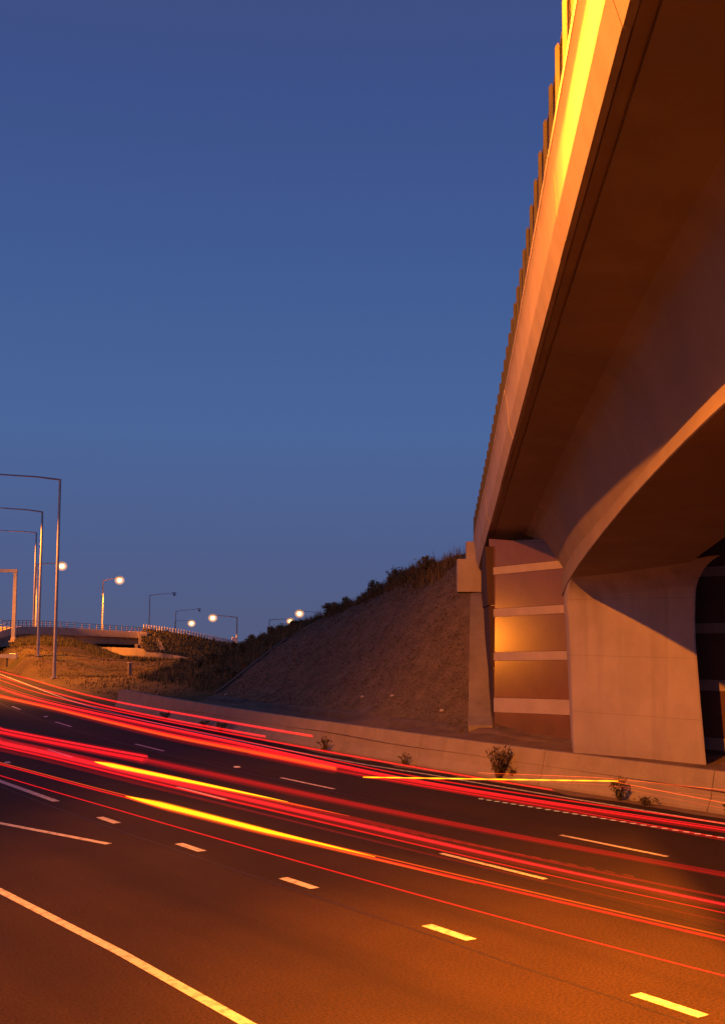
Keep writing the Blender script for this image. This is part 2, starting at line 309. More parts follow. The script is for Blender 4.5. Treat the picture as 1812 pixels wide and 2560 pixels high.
# ------------------------------------------------------------------ safety barrier of concrete
m = MB(); prof = [(0, -.05), (.0, .08), (.14, .33), (.30, 1.0), (.50, 1.0), (.66, .33), (.80, .08), (.80, -.05)]
yb = list(np.linspace(-40, 26, 14)) + list(np.linspace(29, 63.4, 16))
bt = thing('concrete_barrier', R(24.9, 40), 'long low concrete safety barrier between the road and the bridge pier', 'barrier'); b0 = bt.location.copy()
rings = lambda ys_, end: [[R(24.55 + (max(0, 22 - y) * .012) + a * (.8 if end and y > 64 else 1) + .02 * math.sin(y * .4), y, z * (.95 if end and y > 64 else 1)) for a, z in prof] for y in ys_]
ya = -40.0
while ya < 64.3:
    yb_ = min(ya + 6.0, 64.3); m = MB(); m.loft(rings([*np.linspace(ya + .009, yb_ - (.009 if yb_ < 64.3 else .8), 5), *([64.3] if yb_ > 64 else [])], True)); m.build('barrier_segment', BARC, bt, b0, bevel=.012); ya += 6.0
m = MB(); m.loft(rings(np.linspace(-39.9, 63.6, 60), False)); m.v = [(x * 1.0, y, z * .96 - .006) for x, y, z in m.v]
m.v = [tuple(Vector((24.95 + cv(p[1]), p[1], p[2])) + (Vector(p) - Vector((24.95 + cv(p[1]), p[1], p[2]))) * .93) for p in m.v]; m.build('joint_core', JOINT_AND_SHADE, bt, b0)

# ------------------------------------------------------------------ bridge
bo = B(-8, -3.8, -8.5)
br = thing('road_bridge', bo, 'large concrete road bridge crossing overhead on the right with a steel railing', 'bridge')
bo = Vector(bo)
ts_all = list(np.arange(-75, 7.61, 1.7)) + [7.6]
deck_l = [(-.10, .28), (-.10, -.004), (-.238, -.004), (-.242, .03), (-.272, .03), (-.278, -.012), (-1.75, -.262)]
mir = lambda pr: [(-7.65 - o, z) for o, z in pr][::-1]
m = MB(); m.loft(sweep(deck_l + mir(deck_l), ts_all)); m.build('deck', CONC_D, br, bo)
ZS = ([-75, -30, -21, -14, -4, 9], [-2.02, -2.02, -2.20, -2.27, -2.22, -2.22]); ZB = ([-75, -30, -27, -21, -12, -9, 9], [-2.26, -2.28, -2.34, -2.49, -2.77, -2.88, -2.9])
def gird(t):
    zs = np.interp(t, *ZS); zb = np.interp(t, *ZB)
    dl = np.interp(t, [-9.5, -6.7, -2.4], [0, -.09, -.31])
    h = [(-1.28, -.14), (-1.46, -.235), (-1.62, -.31), (-1.72, -.42), (-1.80, -.60), (-1.93 + dl * .3, -.90), (-2.42 + dl, zs + .015), (-2.195 + dl, zs + .012), (-2.20 + dl, zs), (-2.205 + dl, zb + .02), (-2.225 + dl, zb)]
    return h + mir(h)
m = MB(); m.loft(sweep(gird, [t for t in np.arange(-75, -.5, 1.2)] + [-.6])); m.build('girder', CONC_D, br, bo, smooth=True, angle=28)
pprof = [(0, 0), (.112, .36), (.118, .38), (.119, .46), (.123, .55), (.130, .68), (.143, .85), (.162, 1.02), (.188, 1.16), (.214, 1.222), (.224, 1.232), (.226, 1.339), (-.10, 1.339), (-.16, .9), (-.2, .30), (-.088, .30), (-.088, .0)]
tp = -30.5 - 7.25 * 6; k = 0
while tp < 7.5:
    for a, b in ((tp, tp + .95), (tp + .95, tp + 7.25)):
        b = min(b, 7.6)
        if b - a < .1: continue
        off = random.uniform(-.007, .007)
        m = MB(); m.loft(sweep([(o + off, z) for o, z in pprof], np.linspace(a + .005, b - .005, max(2, int((b - a) / 1.2) + 1)))); m.build('parapet_panel', CONC, br, bo, smooth=True, angle=22)
    tp += 7.25
m = MB(); m.loft(sweep([(o - .02 if i < 12 else o + .02, z + (.015 if i == 0 or i > 14 else -.02 if i in (11, 12) else 0)) for i, (o, z) in enumerate(pprof)], ts_all)); m.build('joint_backing', JOINT_AND_SHADE, br, bo)
m = MB(); m.loft(sweep([(-7.65 - o, z) for o, z in pprof], ts_all)); m.build('parapet_panel', CONC, br, bo, smooth=True, angle=22)
# railing: posts, top rail and mesh wires
rail = MB(); rail.loft(sweep([(.10, 2.225), (.10, 2.262), (.165, 2.262), (.165, 2.225)], list(np.arange(-62, 7.5, 2)) + [7.3])); rail = rail.build('railing', DARKST, br, bo)
tk = -32.92 - 1.22 * 24
while tk < 7.6:
    m = MB()
    for a, b, z0, z1, zt in ((.165, .222, 1.335, 2.24, 2.30),):
        w = .025; m.loft([[B(tk - w, a, z0), B(tk + w, a, z0), B(tk + w, b, z0), B(tk - w, b, z0)], [B(tk - w, a, z1), B(tk + w, a, z1), B(tk + w, b, z1), B(tk - w, b, z1)], [B(tk - w, a + .01, zt), B(tk + w, a + .01, zt), B(tk + w, b - .03, zt), B(tk - w, b - .03, zt)]])
        for sx in (-.09, .09): m.box(B(tk + sx * .6, .15, 1.35), .03, .03, .06)
    m.build('post', RAILST, rail, bo); tk += 1.22
mw = MB()
for z in (1.42, 1.52, 1.62, 1.72, 1.82, 1.92, 2.02, 2.12): mw.loft(sweep([(.125, z), (.125, z + .014), (.14, z + .014), (.14, z)], list(np.arange(-62, 7.5, 3)) + [7.3]))
mw.build('mesh_infill', DARKST, rail, bo)
# pier growing out of the abutment and curving into the girder
def under(x, y):                       # height of the girder's underside above a point
    t = (x - P0[0]) * dhx + (y - P0[1]) * dhy
    return B(t, 0, 0).z + float(np.interp(t, *ZB))
m = MB(); rings = []
def pier_ring(A, Bq, D, Cc, za, zb, r=.05):
    return [(A[0], A[1] - r, za), (A[0] + r * .6, A[1] + r * .8, za), (D[0], D[1], za), (Cc[0], Cc[1], zb), (Bq[0] + r * .6, Bq[1] + r * .4, zb), (Bq[0] - r * .2, Bq[1] + r, zb)]
for z, ay, by, bx in [(.2, 28.72, 23.74, 29.22), (2.4, 28.79, 23.92, 29.2), (4.2, 28.86, 24.06, 29.2), (4.9, 28.90, 24.06, 29.2)]:
    rings.append(pier_ring((28.72, ay), (bx, by), (31.05, 31.15 + .33 * z / 6), (31.05, 25.9), z, z))
for q in np.linspace(0, 1, 14):
    a = q * math.pi / 2; f = 1.0 * (1 - math.cos(a)); h = .85 * (1 - math.sin(a)) - .02; g = f * dhy / dhx
    A = (28.72 - f, 28.93 - g + .03); bw = .55 * (1 - math.cos(a)) ; Bq = (29.2 - f - bw * .1, 24.02 - g * .97 - bw)
    rings.append(pier_ring(A, Bq, (31.05, 31.49), (31.05, 25.9), under(*A) - h, under(*Bq) - h))
m.loft(rings); m.build('pier', PIERC, br, bo, smooth=True, angle=40)
# ------------------------------------------------------------------ abutment
ao = Vector((31, 30, .5))
ab = thing('bridge_abutment', ao, 'brown abutment wall with pale horizontal stripes behind the pier', 'abutment')
m = MB(); m.loft([[(31.04, 6, .1), (31.9, 6, .1), (31.9, 35.1, .1), (31.04, 35.14, .1)], [(31.04, 6, 7.2), (31.9, 6, 7.2), (31.9, 35.42, 7.9), (31.04, 35.44, 7.9)]]); m.build('wall', BROWN, ab, ao)
m = MB(); m.box((32.6, 20, 8.0), .8, 30.6, 3.2); m.build('bearing_shelf', JOINT_AND_SHADE, ab, ao)  # shade of the recess put into the shelf's near-black colour
def yl(z): return 35.17 + .04 * z
def slab(y1f, y0, za, zb, zslope, xf, name, mat):
    m = MB(); Q = []
    for x in (xf, 31.05):
        lo, hi = zslope if isinstance(zslope, tuple) else (zslope, zslope)
        Q.append([(x, y1f(za), za), (x, y1f(zb), zb), (x, y0, zb + hi), (x, y0, za + lo)])
    m.loft(Q); return m.build(name, mat, ab, ao, bevel=.006)
bands = [(.30, 1.35, 0), (1.35, 1.89, 1), (1.90, 3.30, 0), (3.30, 3.615, 1), (3.625, 4.97, 0), (4.97, 5.275, 1), (5.285, 6.59, 0), (6.59, 6.885, 1), (6.895, 8.02, 0)]
for a, b, s in bands: slab(yl, 30.9, a, b - (.008 if not s else 0), .14 if b < 7.5 else (.14, -.5), 30.985 if s else 31.0, 'stripe' if s else 'wall_panel', STRIPE if s else BROWN)
rb = [(.30, .77, 0), (.77, 1.143, 1), (1.155, 2.6, 0), (2.6, 2.945, 1), (2.955, 4.4, 0), (4.4, 4.72, 1), (4.73, 6.2, 0), (6.2, 6.5, 1), (6.51, 7.3, 0)]
for a, b, s in rb: slab(lambda z: 25.95, 8.0, a, b - (.008 if not s else 0), .3, 30.985 if s else 31.0, 'stripe' if s else 'wall_panel', STRIPE if s else BROWN)
m = MB(); P = lambda k, o, z: (31.02 + dhx * k - dhy * o, 35.2 + dhy * k + dhx * o, z)
for z0, z1, st, o in ((.2, 3.0, 0, .0), (3.03, 5.4, 0, .03), (5.43, 7.7, 0, .06)):
    m.loft([[P(0, -.4, z0), P(8.4, -.4, z0), P(8.4, o + .05, z0), P(0, o + .04 * z0 - .02, z0)], [P(0, -.4, z1), P(8.4, -.4, z1), P(8.4, o + .05, z1), P(0, o + .04 * z1 - .02, z1)]])
m.build('wing_wall', BROWN_SHADED, ab, ao, bevel=.01)
m = MB(); c = B(8.6, .35, 0); X = Vector((dhx, dhy, 0)); Y = Vector((-dhy, dhx, 0))
m.box((c.x, c.y, 6.93), 1.5, 1.15, 1.5, X, Y); m.build('end_block', CONC, ab, ao, bevel=.02)
m = MB(); c = B(8.55, .12, 0); m.box((c.x, c.y, 8.08), 1.2, .78, .82, X, Y); m.build('end_pillar', CONC, ab, ao, bevel=.02)

# ------------------------------------------------------------------ lamp posts
def point(name, loc, watts, parent, origin, rad=.22, spot=None, aim=None, blend=.6):
    l = bpy.data.lights.new(name, 'SPOT' if spot else 'POINT'); l.energy = watts; l.color = SODIUM; l.shadow_soft_size = rad
    if spot: l.spot_size = math.radians(spot); l.spot_blend = .4 if 90 < spot < 120 else blend
    o = bpy.data.objects.new(name, l); COL.objects.link(o); o.parent = parent; o.location = Vector(loc) - Vector(origin)
    if spot:
        d = (Vector(aim) - Vector(loc)) if aim else Vector((0, 0, -1)); o.rotation_euler = d.to_track_quat('-Z', 'Y').to_euler()
    return o
def lamp_post(base, top, head, lit, label, r=.13, watts=0, lens=.45, group='street lamps along the freeway ramps', spot=138, aim=None):
    base, top, head = Vector(base), Vector(top), Vector(head); top = Vector((base.x, base.y, top.z))
    t = thing('street_lamp', base, label, 'street lamp', group)
    m = MB(); H = top.z - base.z; m.tube([base + Vector((0, 0, -.2)), base + Vector((0, 0, H * .06)), base + Vector((0, 0, H * .5)), top], [r, r * .98, r * .85, r * .7], 12); m.build('pole', GALV, t, base, smooth=True)
    m = MB(); m.box(base + Vector((0, 0, .02)), r * 3.6, r * 3.6, .04)
    for k in range(4): m.tube([base + Vector((math.cos(k * 1.571 + .785) * r * 1.9, math.sin(k * 1.571 + .785) * r * 1.9, z)) for z in (0, .12)], .03, 6)
    m.build('base_plate', GALV, t, base)
    d = (head - top); m = MB(); m.tube([top + Vector((0, 0, -.05)), top + d * .3 + Vector((0, 0, .05)), top + d * .97], [r * .55, r * .45, r * .38], 8); m.build('arm', GALV, t, base, smooth=True)
    dn = Vector((d.x, d.y, 0)).normalized(); pn = Vector((-dn.y, dn.x, 0)); L = .85
    m = MB(); rings = []
    for u, w, h in ((-.5, .08, .10), (-.35, .17, .16), (.0, .21, .20), (.35, .18, .15), (.5, .08, .06)):
        c = head + dn * u * L; rings.append([c + pn * w * a + Vector((0, 0, h * b)) for a, b in ((-1, -.2), (-.7, .7), (0, 1), (.7, .7), (1, -.2))])
    m.loft(rings); lum = m.build('luminaire', GALV, t, base, smooth=True, angle=60)
    m = MB(); rings = []; c = head + dn * .05 + Vector((0, 0, -lens * .62))
    for a in np.linspace(-1, 1, 11):
        rr = math.cos(a * math.pi / 2) * lens * .8 + .01; rings.append([c + dn * math.cos(b) * rr + pn * math.sin(b) * rr + Vector((0, 0, -math.sin(a * math.pi / 2) * lens * .72)) for b in np.linspace(0, 2 * math.pi, 14, endpoint=False)])
    m.loft([[c + (p - c) * .62 for p in rg] for rg in rings]); ln = m.build('lens', LENS if lit else LENS_OFF, lum, base, smooth=True, angle=80)
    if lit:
        m = MB(); m.loft(rings); m.loft([[c + (p - c) * 1.28 for p in rg] for rg in rings]); m.build('glow_shell', LAMP_GLOW, lum, base, smooth=True, angle=80)  # added glowing shells imitate the halo around a lit lamp
    if watts: point('bulb', head + Vector((0, 0, -.35 - lens * 1.4)), watts, lum, base, spot=spot, aim=aim)
    return t
lamp_post((-6.5, 12.4, .1), (-6.5, 12.4, 21.1), (-3.5, 13, 21.3), True, 'tall lit street lamp beside the near road edge, left of the bridge', .15, NEAR_W, .3, spot=100, aim=(28, 10, 3.5))
q = B(-43, -.35, .3); h = B(-36, 1.55, 7.0); bl = lamp_post(q, (q.x, q.y, h.z - .2), h, True, 'lit street lamp standing on the bridge deck behind the parapet', .12, 6000, .3, spot=122, aim=B(-24, .3, 1.0))
point('bulb', h + Vector((0, 0, -.77)), 120000, next(o for o in bl.children if o.name.startswith('luminaire')), q, spot=82, aim=(14.5, 6.5, 0), blend=.9)
lamp_post((-18.5, 91, .6), (-18.5, 91, 4.2), (-15, 91, 4.4), True, 'added low lamp across the freeway, out to the left, lighting the abutment panels', .12, 25000, .3, aim=(31, 37.2, 2.5))  # added lamp, aimed to put a warm reflection on the abutment panels
lamp_post((36.1, 94.23, .4), (35.3, 92.9, 16.5), (30.3, 96.4, 16.75), True, 'tallest street lamp post, standing on the grass left, long arm pointing left', .145, ROW_W)
lamp_post((45.0, 122.2, 1.45), (44.2, 121, 16.5), (40.5, 123.6, 16.75), True, 'street lamp post on the grass, second tallest, just left of the tallest', .15, ROW_W, spot=166)
lamp_post((60.5, 166.4, 2.8), (59.8, 165.2, 17.8), (55.2, 168.4, 17.95), True, 'slim grey street lamp post partly behind the second tallest, arm pointing left', .15, ROW_W, spot=166)
lamp_post((66.6, 182.4, 2.0), (66.1, 179.6, 14.15), (68.6, 177.3, 14.2), True, 'lit street lamp shining just right of the tallest post', .15, FAR_W, .78)
lamp_post((78.2, 183.9, 2.5), (76.6, 184.8, 11.95), (80.2, 182.1, 12.5), True, 'lit street lamp on short pole above the middle of the far overpass', .15, FAR_W, .78)
lamp_post((93.4, 198.6, -2.5), (93.1, 197.9, 10.2), (96.6, 195.4, 10.55), False, 'unlit slender street lamp right of the far overpass end, arm to the right', .11)
lamp_post((106.3, 214.1, -2.5), (106.3, 213.5, 7.66), (109.8, 211.1, 8.05), False, 'unlit street lamp with faint arm above the fenced far embankment', .10)
lamp_post((117.5, 237, -3), (117.5, 237, 5.9), (120.2, 234.6, 5.9), True, 'small lit street lamp over the far embankment, left of the signposted one', .08, 0, .85)
lamp_post((113.6, 202.8, -2.5), (113.3, 202.6, 6.5), (109.5, 204.8, 6.85), True, 'lit street lamp in the dip between two hills, small sign on its pole', .17, FAR_W, .85)
lamp_post((128.9, 216.5, -3), (128.9, 216.4, 6.2), (132.4, 213.9, 6.4), True, 'lit street lamp low over the bushes with only a short bit of pole showing', .13, 0, .85)
lamp_post((116.1, 176.1, -3), (116.0, 176, 7.1), (112.4, 178.5, 7.5), True, 'lit street lamp rising behind the shrubs on the mulch slope crest', .09, 0, .78)
t = thing('road_sign', (112.95, 202.4, 2.3), 'small white sign plate fixed to the lamp pole in the dip', 'sign')
m = MB(); m.box((112.85, 202.35, 2.33), .95, .04, .75, (.82, -.57, 0), (.57, .82, 0)); m.build('plate', WHITE, t, (112.95, 202.4, 2.3), bevel=.03)
m = MB(); m.box((113.3, 202.35, 2.33), .5, .05, .06, (.82, -.57, 0), (.57, .82, 0)); m.build('bracket', GALV, t, (112.95, 202.4, 2.3))
# gantry at the left edge
g0 = Vector((47.9, 138.2, 2.4)); t = thing('sign_gantry', g0, 'thick grey steel gantry post with a square beam at the left edge', 'gantry')
m = MB(); X = Vector((.82, -.57, 0)); Y = Vector((.57, .82, 0))
m.loft([[g0 + X * a * w + Y * b * w + Vector((0, 0, h)) for a, b in ((-1, -1), (1, -1), (1, 1), (-1, 1))] for h, w in ((-.5, .22), (8.35, .19))]); m.build('post', GALV, t, g0, bevel=.02)
m = MB(); m.box(g0 + Vector((0, 0, 8.55)) - X * 4.2, 8.9, .34, .38, X, Y); m.build('beam', GALV, t, g0, bevel=.02)
m = MB(); m.box(g0 + Vector((0, 0, .35)), .9, .9, .12, X, Y); m.box(g0 + Vector((0, 0, .6)), .5, .5, .5, X, Y); m.build('footing', CONC, t, g0, bevel=.03)
# guard rail end
q0 = Vector((37.7, 108.9, .9)); t = thing('guard_rail', q0, 'end of a steel guard rail at the far left edge of the grass', 'guard rail')
D = Vector((-.80, .60, 0)); N = Vector((.6, .8, 0)); m = MB(); ring = []
for k in np.linspace(.25, 16, 9):
    c = q0 + D * k; ring.append([c + N * a + Vector((0, 0, z)) for a, z in ((-.05, .72), (.02, .78), (-.06, .86), (-.06, .90), (.02, .98), (-.05, 1.06), (-.08, 1.06), (-.08, .72))])
m.loft(ring); m.build('rail', GALV, t, q0)
for k in (.5, 4.5, 8.5, 12.5): m = MB(); m.box(q0 + D * k + N * .12 + Vector((0, 0, .45)), .12, .14, 1.1, D, N); m.build('post', DARKST, t, q0)
m = MB(); m.box(q0 + D * -.05 + Vector((0, 0, .88)), .55, .35, .5, D, N); m.tube([q0 + D * -.28 + Vector((0, 0, z)) for z in (.64, 1.12)], .19, 12); m.build('end_terminal', GALV, t, q0, bevel=.03)

# ------------------------------------------------------------------ far overpass
OV = [((36, 128), 4.2, 1.9, 1.0, 0.2), ((44.77, 140.66), 4.84, 2.98, 2.06, 1.02), ((49.95, 149.2), 5.22, 3.83, 3.0, 1.79), ((55.37, 157.59), 5.26, 4.54, 3.49, 1.9), ((61.1, 165.85), 5.26, 4.5, 3.37, 1.95), ((66.35, 171.99), 5.21, 4.45, 3.26, 1.93), ((73.16, 173.37), 4.85, 4.12, 3.06, 1.97), ((77.85, 172.57), 4.55, 3.84, 2.9, 1.82), ((79.93, 171.12), 4.38, 3.69, 2.8, 1.78)]
oo = Vector((66, 172, 2)); ov = thing('far_overpass', oo, 'small curved concrete overpass far away on the left behind the grass', 'overpass')
tt = np.linspace(0, len(OV) - 1, 41); A = np.array([[*a, b, c, d, e] for a, b, c, d, e in OV]); I = np.array([[np.interp(u, range(len(OV)), A[:, k]) for k in range(6)] for u in tt])
for _ in range(6): I[1:-1] = (I[:-2] + 2 * I[1:-1] + I[2:]) / 4
tan = np.gradient(I[:, :2], axis=0); tan /= np.linalg.norm(tan, axis=1)[:, None]; nor = np.stack([-tan[:, 1], tan[:, 0]], 1)   # points away from the camera
def osweep(f, lo=0, hi=41): return [[(r[0] + n[0] * a, r[1] + n[1] * a, z) for a, z in f(r)] for r, n in list(zip(I, nor))[lo:hi]]
m = MB(); m.loft(osweep(lambda r: [(0, r[4]), (-.06, r[4] + .25), (0, r[3]), (.35, r[3]), (.35, r[4] + .2), (.3, r[4])])); m.build('parapet', CONC, ov, oo, smooth=True, angle=25)
m = MB(); m.loft(osweep(lambda r: [(9.6, r[4]), (9.6, r[3]), (9.95, r[3]), (9.95, r[4])])); m.build('parapet', CONC, ov, oo)
m = MB(); m.loft(osweep(lambda r: [(.32, r[4] + .02), (.35, r[4] + .3), (9.6, r[4] + .3), (9.6, r[4] + .02)])); m.build('deck', CONC_D, ov, oo)
m = MB(); m.loft(osweep(lambda r: [(.9, r[4]), (1.1, r[5]), (8.6, r[5]), (8.9, r[4])], 8, 39)); m.build('girder', CONC, ov, oo)
m = MB()
for dz in (.12, .42, .70): m.loft(osweep(lambda r: [(.12, r[3] + (r[2] - r[3]) * dz / .72), (.12, r[3] + (r[2] - r[3]) * dz / .72 + .07), (.2, r[3] + (r[2] - r[3]) * dz / .72 + .07), (.2, r[3] + (r[2] - r[3]) * dz / .72)]))
rl = m.build('railing', DARKST, ov, oo)
for i in range(0, 41):
    r, n = I[i], nor[i]; m = MB(); m.box((r[0] + n[0] * .17, r[1] + n[1] * .17, (r[2] + r[3]) / 2), .1, .12, r[2] - r[3] + .1); m.build('post', GALV, rl, oo)
for i in (30, 20): m = MB(); r, n = I[i], nor[i]; m.tube([(r[0] + n[0] * 2.5 + .8, r[1] + n[1] * 2.5, z) for z in (-3, 2.0)], .36, 14); m.build('column', CONC, ov, oo, smooth=True)
m = MB(); e = I[-1]; m.box((e[0] + .2, e[1] + .9, 2.45), 1.3, 2.5, 2.3, (.82, -.57, 0), (.57, .82, 0)); m.box((e[0] - .9, e[1] + .9, .2), .5, 2.0, 3.4, (.82, -.57, 0), (.57, .82, 0)); m.build('end_block', CONC, ov, oo, bevel=.03)
m = MB(); m.box((e[0] + 3.0, e[1] + 3.2, .5), 8, .8, 5, (.5, .86, 0), (-.86, .5, 0)); m.build('abutment', CONC_D, ov, oo)
m = MB(); m.loft(osweep(lambda r: [(8.7, -3.3), (8.7, r[5] + .1), (9.3, r[5] + .1), (9.3, -3.3)], 14, 41)); m.build('back_wall', CONC_D, ov, oo)
m = MB(); WT = [(70.5, 176.2, 1.5), (74.2, 170.5, 1.45), (76.08, 163.05, 1.35), (80.28, 155.35, -.1), (83, 150, -1.2)]
m.loft([[(x, y, -3.2), (x, y, z), (x + .5, y + .25, z), (x + .5, y + .25, -3.2)] for x, y, z in WT]); tag(m.build('retaining_wall', CONC), 'orange lit concrete retaining wall under the far overpass', 'retaining wall')
FE = [((82.0, 176.2, 4.1), (75.6, 162.9, 1.35)), ((85.45, 175.83, 3.75), (78.16, 159.21, .68)), ((88.85, 174.73, 3.2), (81.0, 156.3, -.2)), ((92.29, 173.62, 2.5), (84.44, 153.36, -1.2)), ((95.65, 173.78, 1.92), (87.29, 152, -1.8)), ((98.78, 174.13, 1.1), (89.9, 152, -2.2)), ((103.14, 173.6, .3), (93.39, 152, -2.5)), ((112, 172, -1.5), (100, 152, -3))]
m = MB(); m.loft([[Vector(b).lerp(Vector(a), k / 8) + Vector((0, 0, .12 * math.sin(i * 2.3 + k * 1.1))) for k in range(9)] + [Vector(a) + Vector((6, 14, -.2)), Vector(a) + Vector((12, 30, -5))] for i, (a, b) in enumerate(FE)], caps=False, closed=False)
tag(m.build('far_embankment', GRASSG, smooth=True, angle=80), kind='structure')
fa = thing('roadside_fence', FE[0][0], 'dotted pale line of short posts along the far embankment crest', 'fence'); fo = Vector(FE[0][0])
CR = [Vector(a) for a, b in FE[:6]]; m = MB(); m.tube([p + Vector((0, 0, .55)) for p in CR], .05, 6); m.build('rail', GALV, fa, fo)
for i in range(5):
    for k in range(8):
        p = CR[i].lerp(CR[i + 1], k / 8); m = MB(); m.box(p + Vector((0, 0, .35)), .16, .16, .95); m.build('post', WHITE, fa, fo)
m = MB(); a, b = Vector((83.0, 174.9, 3.45)), Vector((78.0, 161.2, .95)); d = Vector((.35, -.1, 0)); m.loft([[p - d + Vector((0, 0, .0)), p - d + Vector((0, 0, .3)), p + d + Vector((0, 0, .3)), p + d] for p in (a, b)]); tag(m.build('drain_chute', CONC), 'thin pale concrete chute running down the far embankment', 'drain')

# ------------------------------------------------------------------ plants
def leafy(rad, hgt, n, leaf=.09, stems=9, shape=1.0, seed=0):
    r = random.Random(seed); L = MB(); T = MB()
    for k in range(stems):
        a = r.uniform(0, 6.28); q = r.uniform(.2, .9) * rad; top = Vector((math.cos(a) * q, math.sin(a) * q, hgt * r.uniform(.6, 1.0))); mid = top * .5 + Vector((r.uniform(-.1, .1), r.uniform(-.1, .1), .08)) * rad
        T.tube([(0, 0, -.05), mid, top], [.022 * hgt, .014 * hgt, .005 * hgt], 5)
        for j in range(n // stems):
            u = r.uniform(.22, 1.0); c = mid.lerp(top, u) if u > .5 else mid * (u * 2)
            c = c + Vector((r.gauss(0, 1), r.gauss(0, 1), r.gauss(0, .8))) * rad * .17 * shape
            if c.z < .02: c.z = .02 + r.random() * .1
            d = Vector((r.uniform(-1, 1), r.uniform(-1, 1), r.uniform(-.3, 1))).normalized(); e = d.cross(Vector((r.uniform(-1, 1), r.uniform(-1, 1), r.uniform(-1, 1)))).normalized(); s = leaf * r.uniform(.6, 1.4)
            L.add([c - d * s, c + e * s * .45, c + d * s, c - e * s * .45], [(0, 1, 2, 3)])
    return L, T
def plant(name, loc, label, cat, L, T, lm, group=None):
    t = thing(name, loc, label, cat, group); L.build('foliage', lm, t); T.build('stem', TWIG, t); return t
# weeds along the barrier foot
def weed(x, y, rad, h, n, label, seed, lm=None, leaf=.045, st=9, sh=.9):
    return plant('weed', (x, y, 0), label, 'weed', *leafy(rad, h, n, leaf, st, sh, seed), lm or BLADE, 'weeds along the foot of the barrier')
weed(24.45, 27.6, .55, 1.05, 300, 'largest spiky weed growing against the concrete barrier, below the pier', 3, TWIG, .055, 34, .5)
weed(24.7, 27.2, .3, .42, 200, 'low tuft close beside the largest spiky weed', 4, TWIG, .045, 9)
weed(24.55, 37.2, .36, .60, 150, 'brown bushy weed by the barrier left of the largest weed, near its middle', 5, BLADE, .05, 18, .6)
weed(24.5, 32.3, .28, .42, 100, 'faint brown weed by the barrier, second left of the largest', 6, BLADE, .045, 15, .6)
weed(24.3, 22.6, .34, .60, 260, 'rounded dark weed by the barrier, first right of the largest', 7, LEAFD, .05, 12, .8)
weed(24.2, 21.6, .3, .22, 160, 'low flat weed at the barrier foot beside the rounded dark one', 8, TWIG, .04, 9)
weed(24.55, 19.3, .32, .42, 240, 'weed at the barrier foot at the right picture edge', 9, BLADE, .045, 12, .7)
weed(25.4, 46.6, .35, .45, 200, 'small green weed against the far part of the barrier', 10, LEAF, .06, 9)
weed(25.8, 48.8, .28, .32, 120, 'tiny weed left of the small green one at the far barrier', 11, LEAF, .06, 7)
weed(26.6, 54.5, .3, .35, 120, 'leftmost tiny weed at the far end of the barrier', 12, LEAFD, .06, 7)
# shrubs along the crest and the slope left of the mulch
crest = np.array([(35.72, 43.31), (38.6, 51.18), (41.74, 58.88), (45.49, 68.63), (51.66, 84.14), (57.88, 100.76), (61.8, 110.35)])
def cpt(u): return np.array([np.interp(u, range(7), crest[:, k]) for k in (0, 1)])
protos = []
for k, (rad, h, n, lf, lm) in enumerate([(.62, 1.25, 800, .085, LEAF), (.7, 1.0, 800, .08, LEAFD), (.5, 1.5, 720, .085, LEAF), (.95, .95, 900, .085, LEAFD)]): protos.append((leafy(rad, h, n, lf, 14, 1.0, 40 + k), lm))
def place(proto, x, y, sc, rot, label, group, first):
    (L, T), lm = proto
    if first.get(id(proto)) is None:
        o = plant('shrub', (0, 0, 0), label, 'shrub', L, T, lm, group); first[id(proto)] = o
    else: o = copy_tree(first[id(proto)])
    o.location = (x, y, hz(x, y) - .05); o.scale = sc; o.rotation_euler = (0, 0, rot); tag(o, label, 'shrub', group); return o
FIRST = {}
G1 = 'shrubs along the embankment crest'
sp_ = [(.62, .6, 1, 1.05, 'round green bush on the crest, nearest the bridge end block'), (1.38, .6, 0, .85, 'upright shrub on the mulch crest, second from the bridge'), (2.02, .6, 2, .75, 'narrow taller shrub on the crest halfway down the mulch slope'), (3.0, .2, 1, .95, 'dense dark shrub on the crest, right of the lamp behind the shrubs')]
for u, off, pi, sc, lab in sp_:
    p = cpt(u) + np.array((.8, -.3)) * off; place(protos[pi], p[0], p[1], (sc, sc, sc), u * 3, lab, G1, FIRST)
r = random.Random(5); LG = 'grey green shrub growing in the band along the embankment crest'
for k in range(46):
    u = r.uniform(.75, 3.0); p = cpt(u) + np.array((.85, -.3)) * r.uniform(.0, 1.2); sc = r.uniform(.28, .58); place(protos[r.randrange(4)], p[0], p[1], (sc, sc, sc * r.uniform(.8, 1.25)), r.uniform(0, 6.28), LG, 'shrubs in the crest band', FIRST)
k = 0
while k < 100:
    x, y = r.uniform(33, 60), r.uniform(60, 108); ms = mulch_side(x, y)
    if ms < .5 or ms > 15 or hz(x, y) < 1.0: continue
    if r.random() > 1.1 - ms / 15: continue
    sc = r.uniform(.4, .8); place(protos[r.randrange(4)], x, y, (sc, sc, sc * r.uniform(.7, 1.1)), r.uniform(0, 6.28), 'grey green shrub in the thicket on the slope left of the mulch', 'shrubs left of the mulch slope', FIRST); k += 1
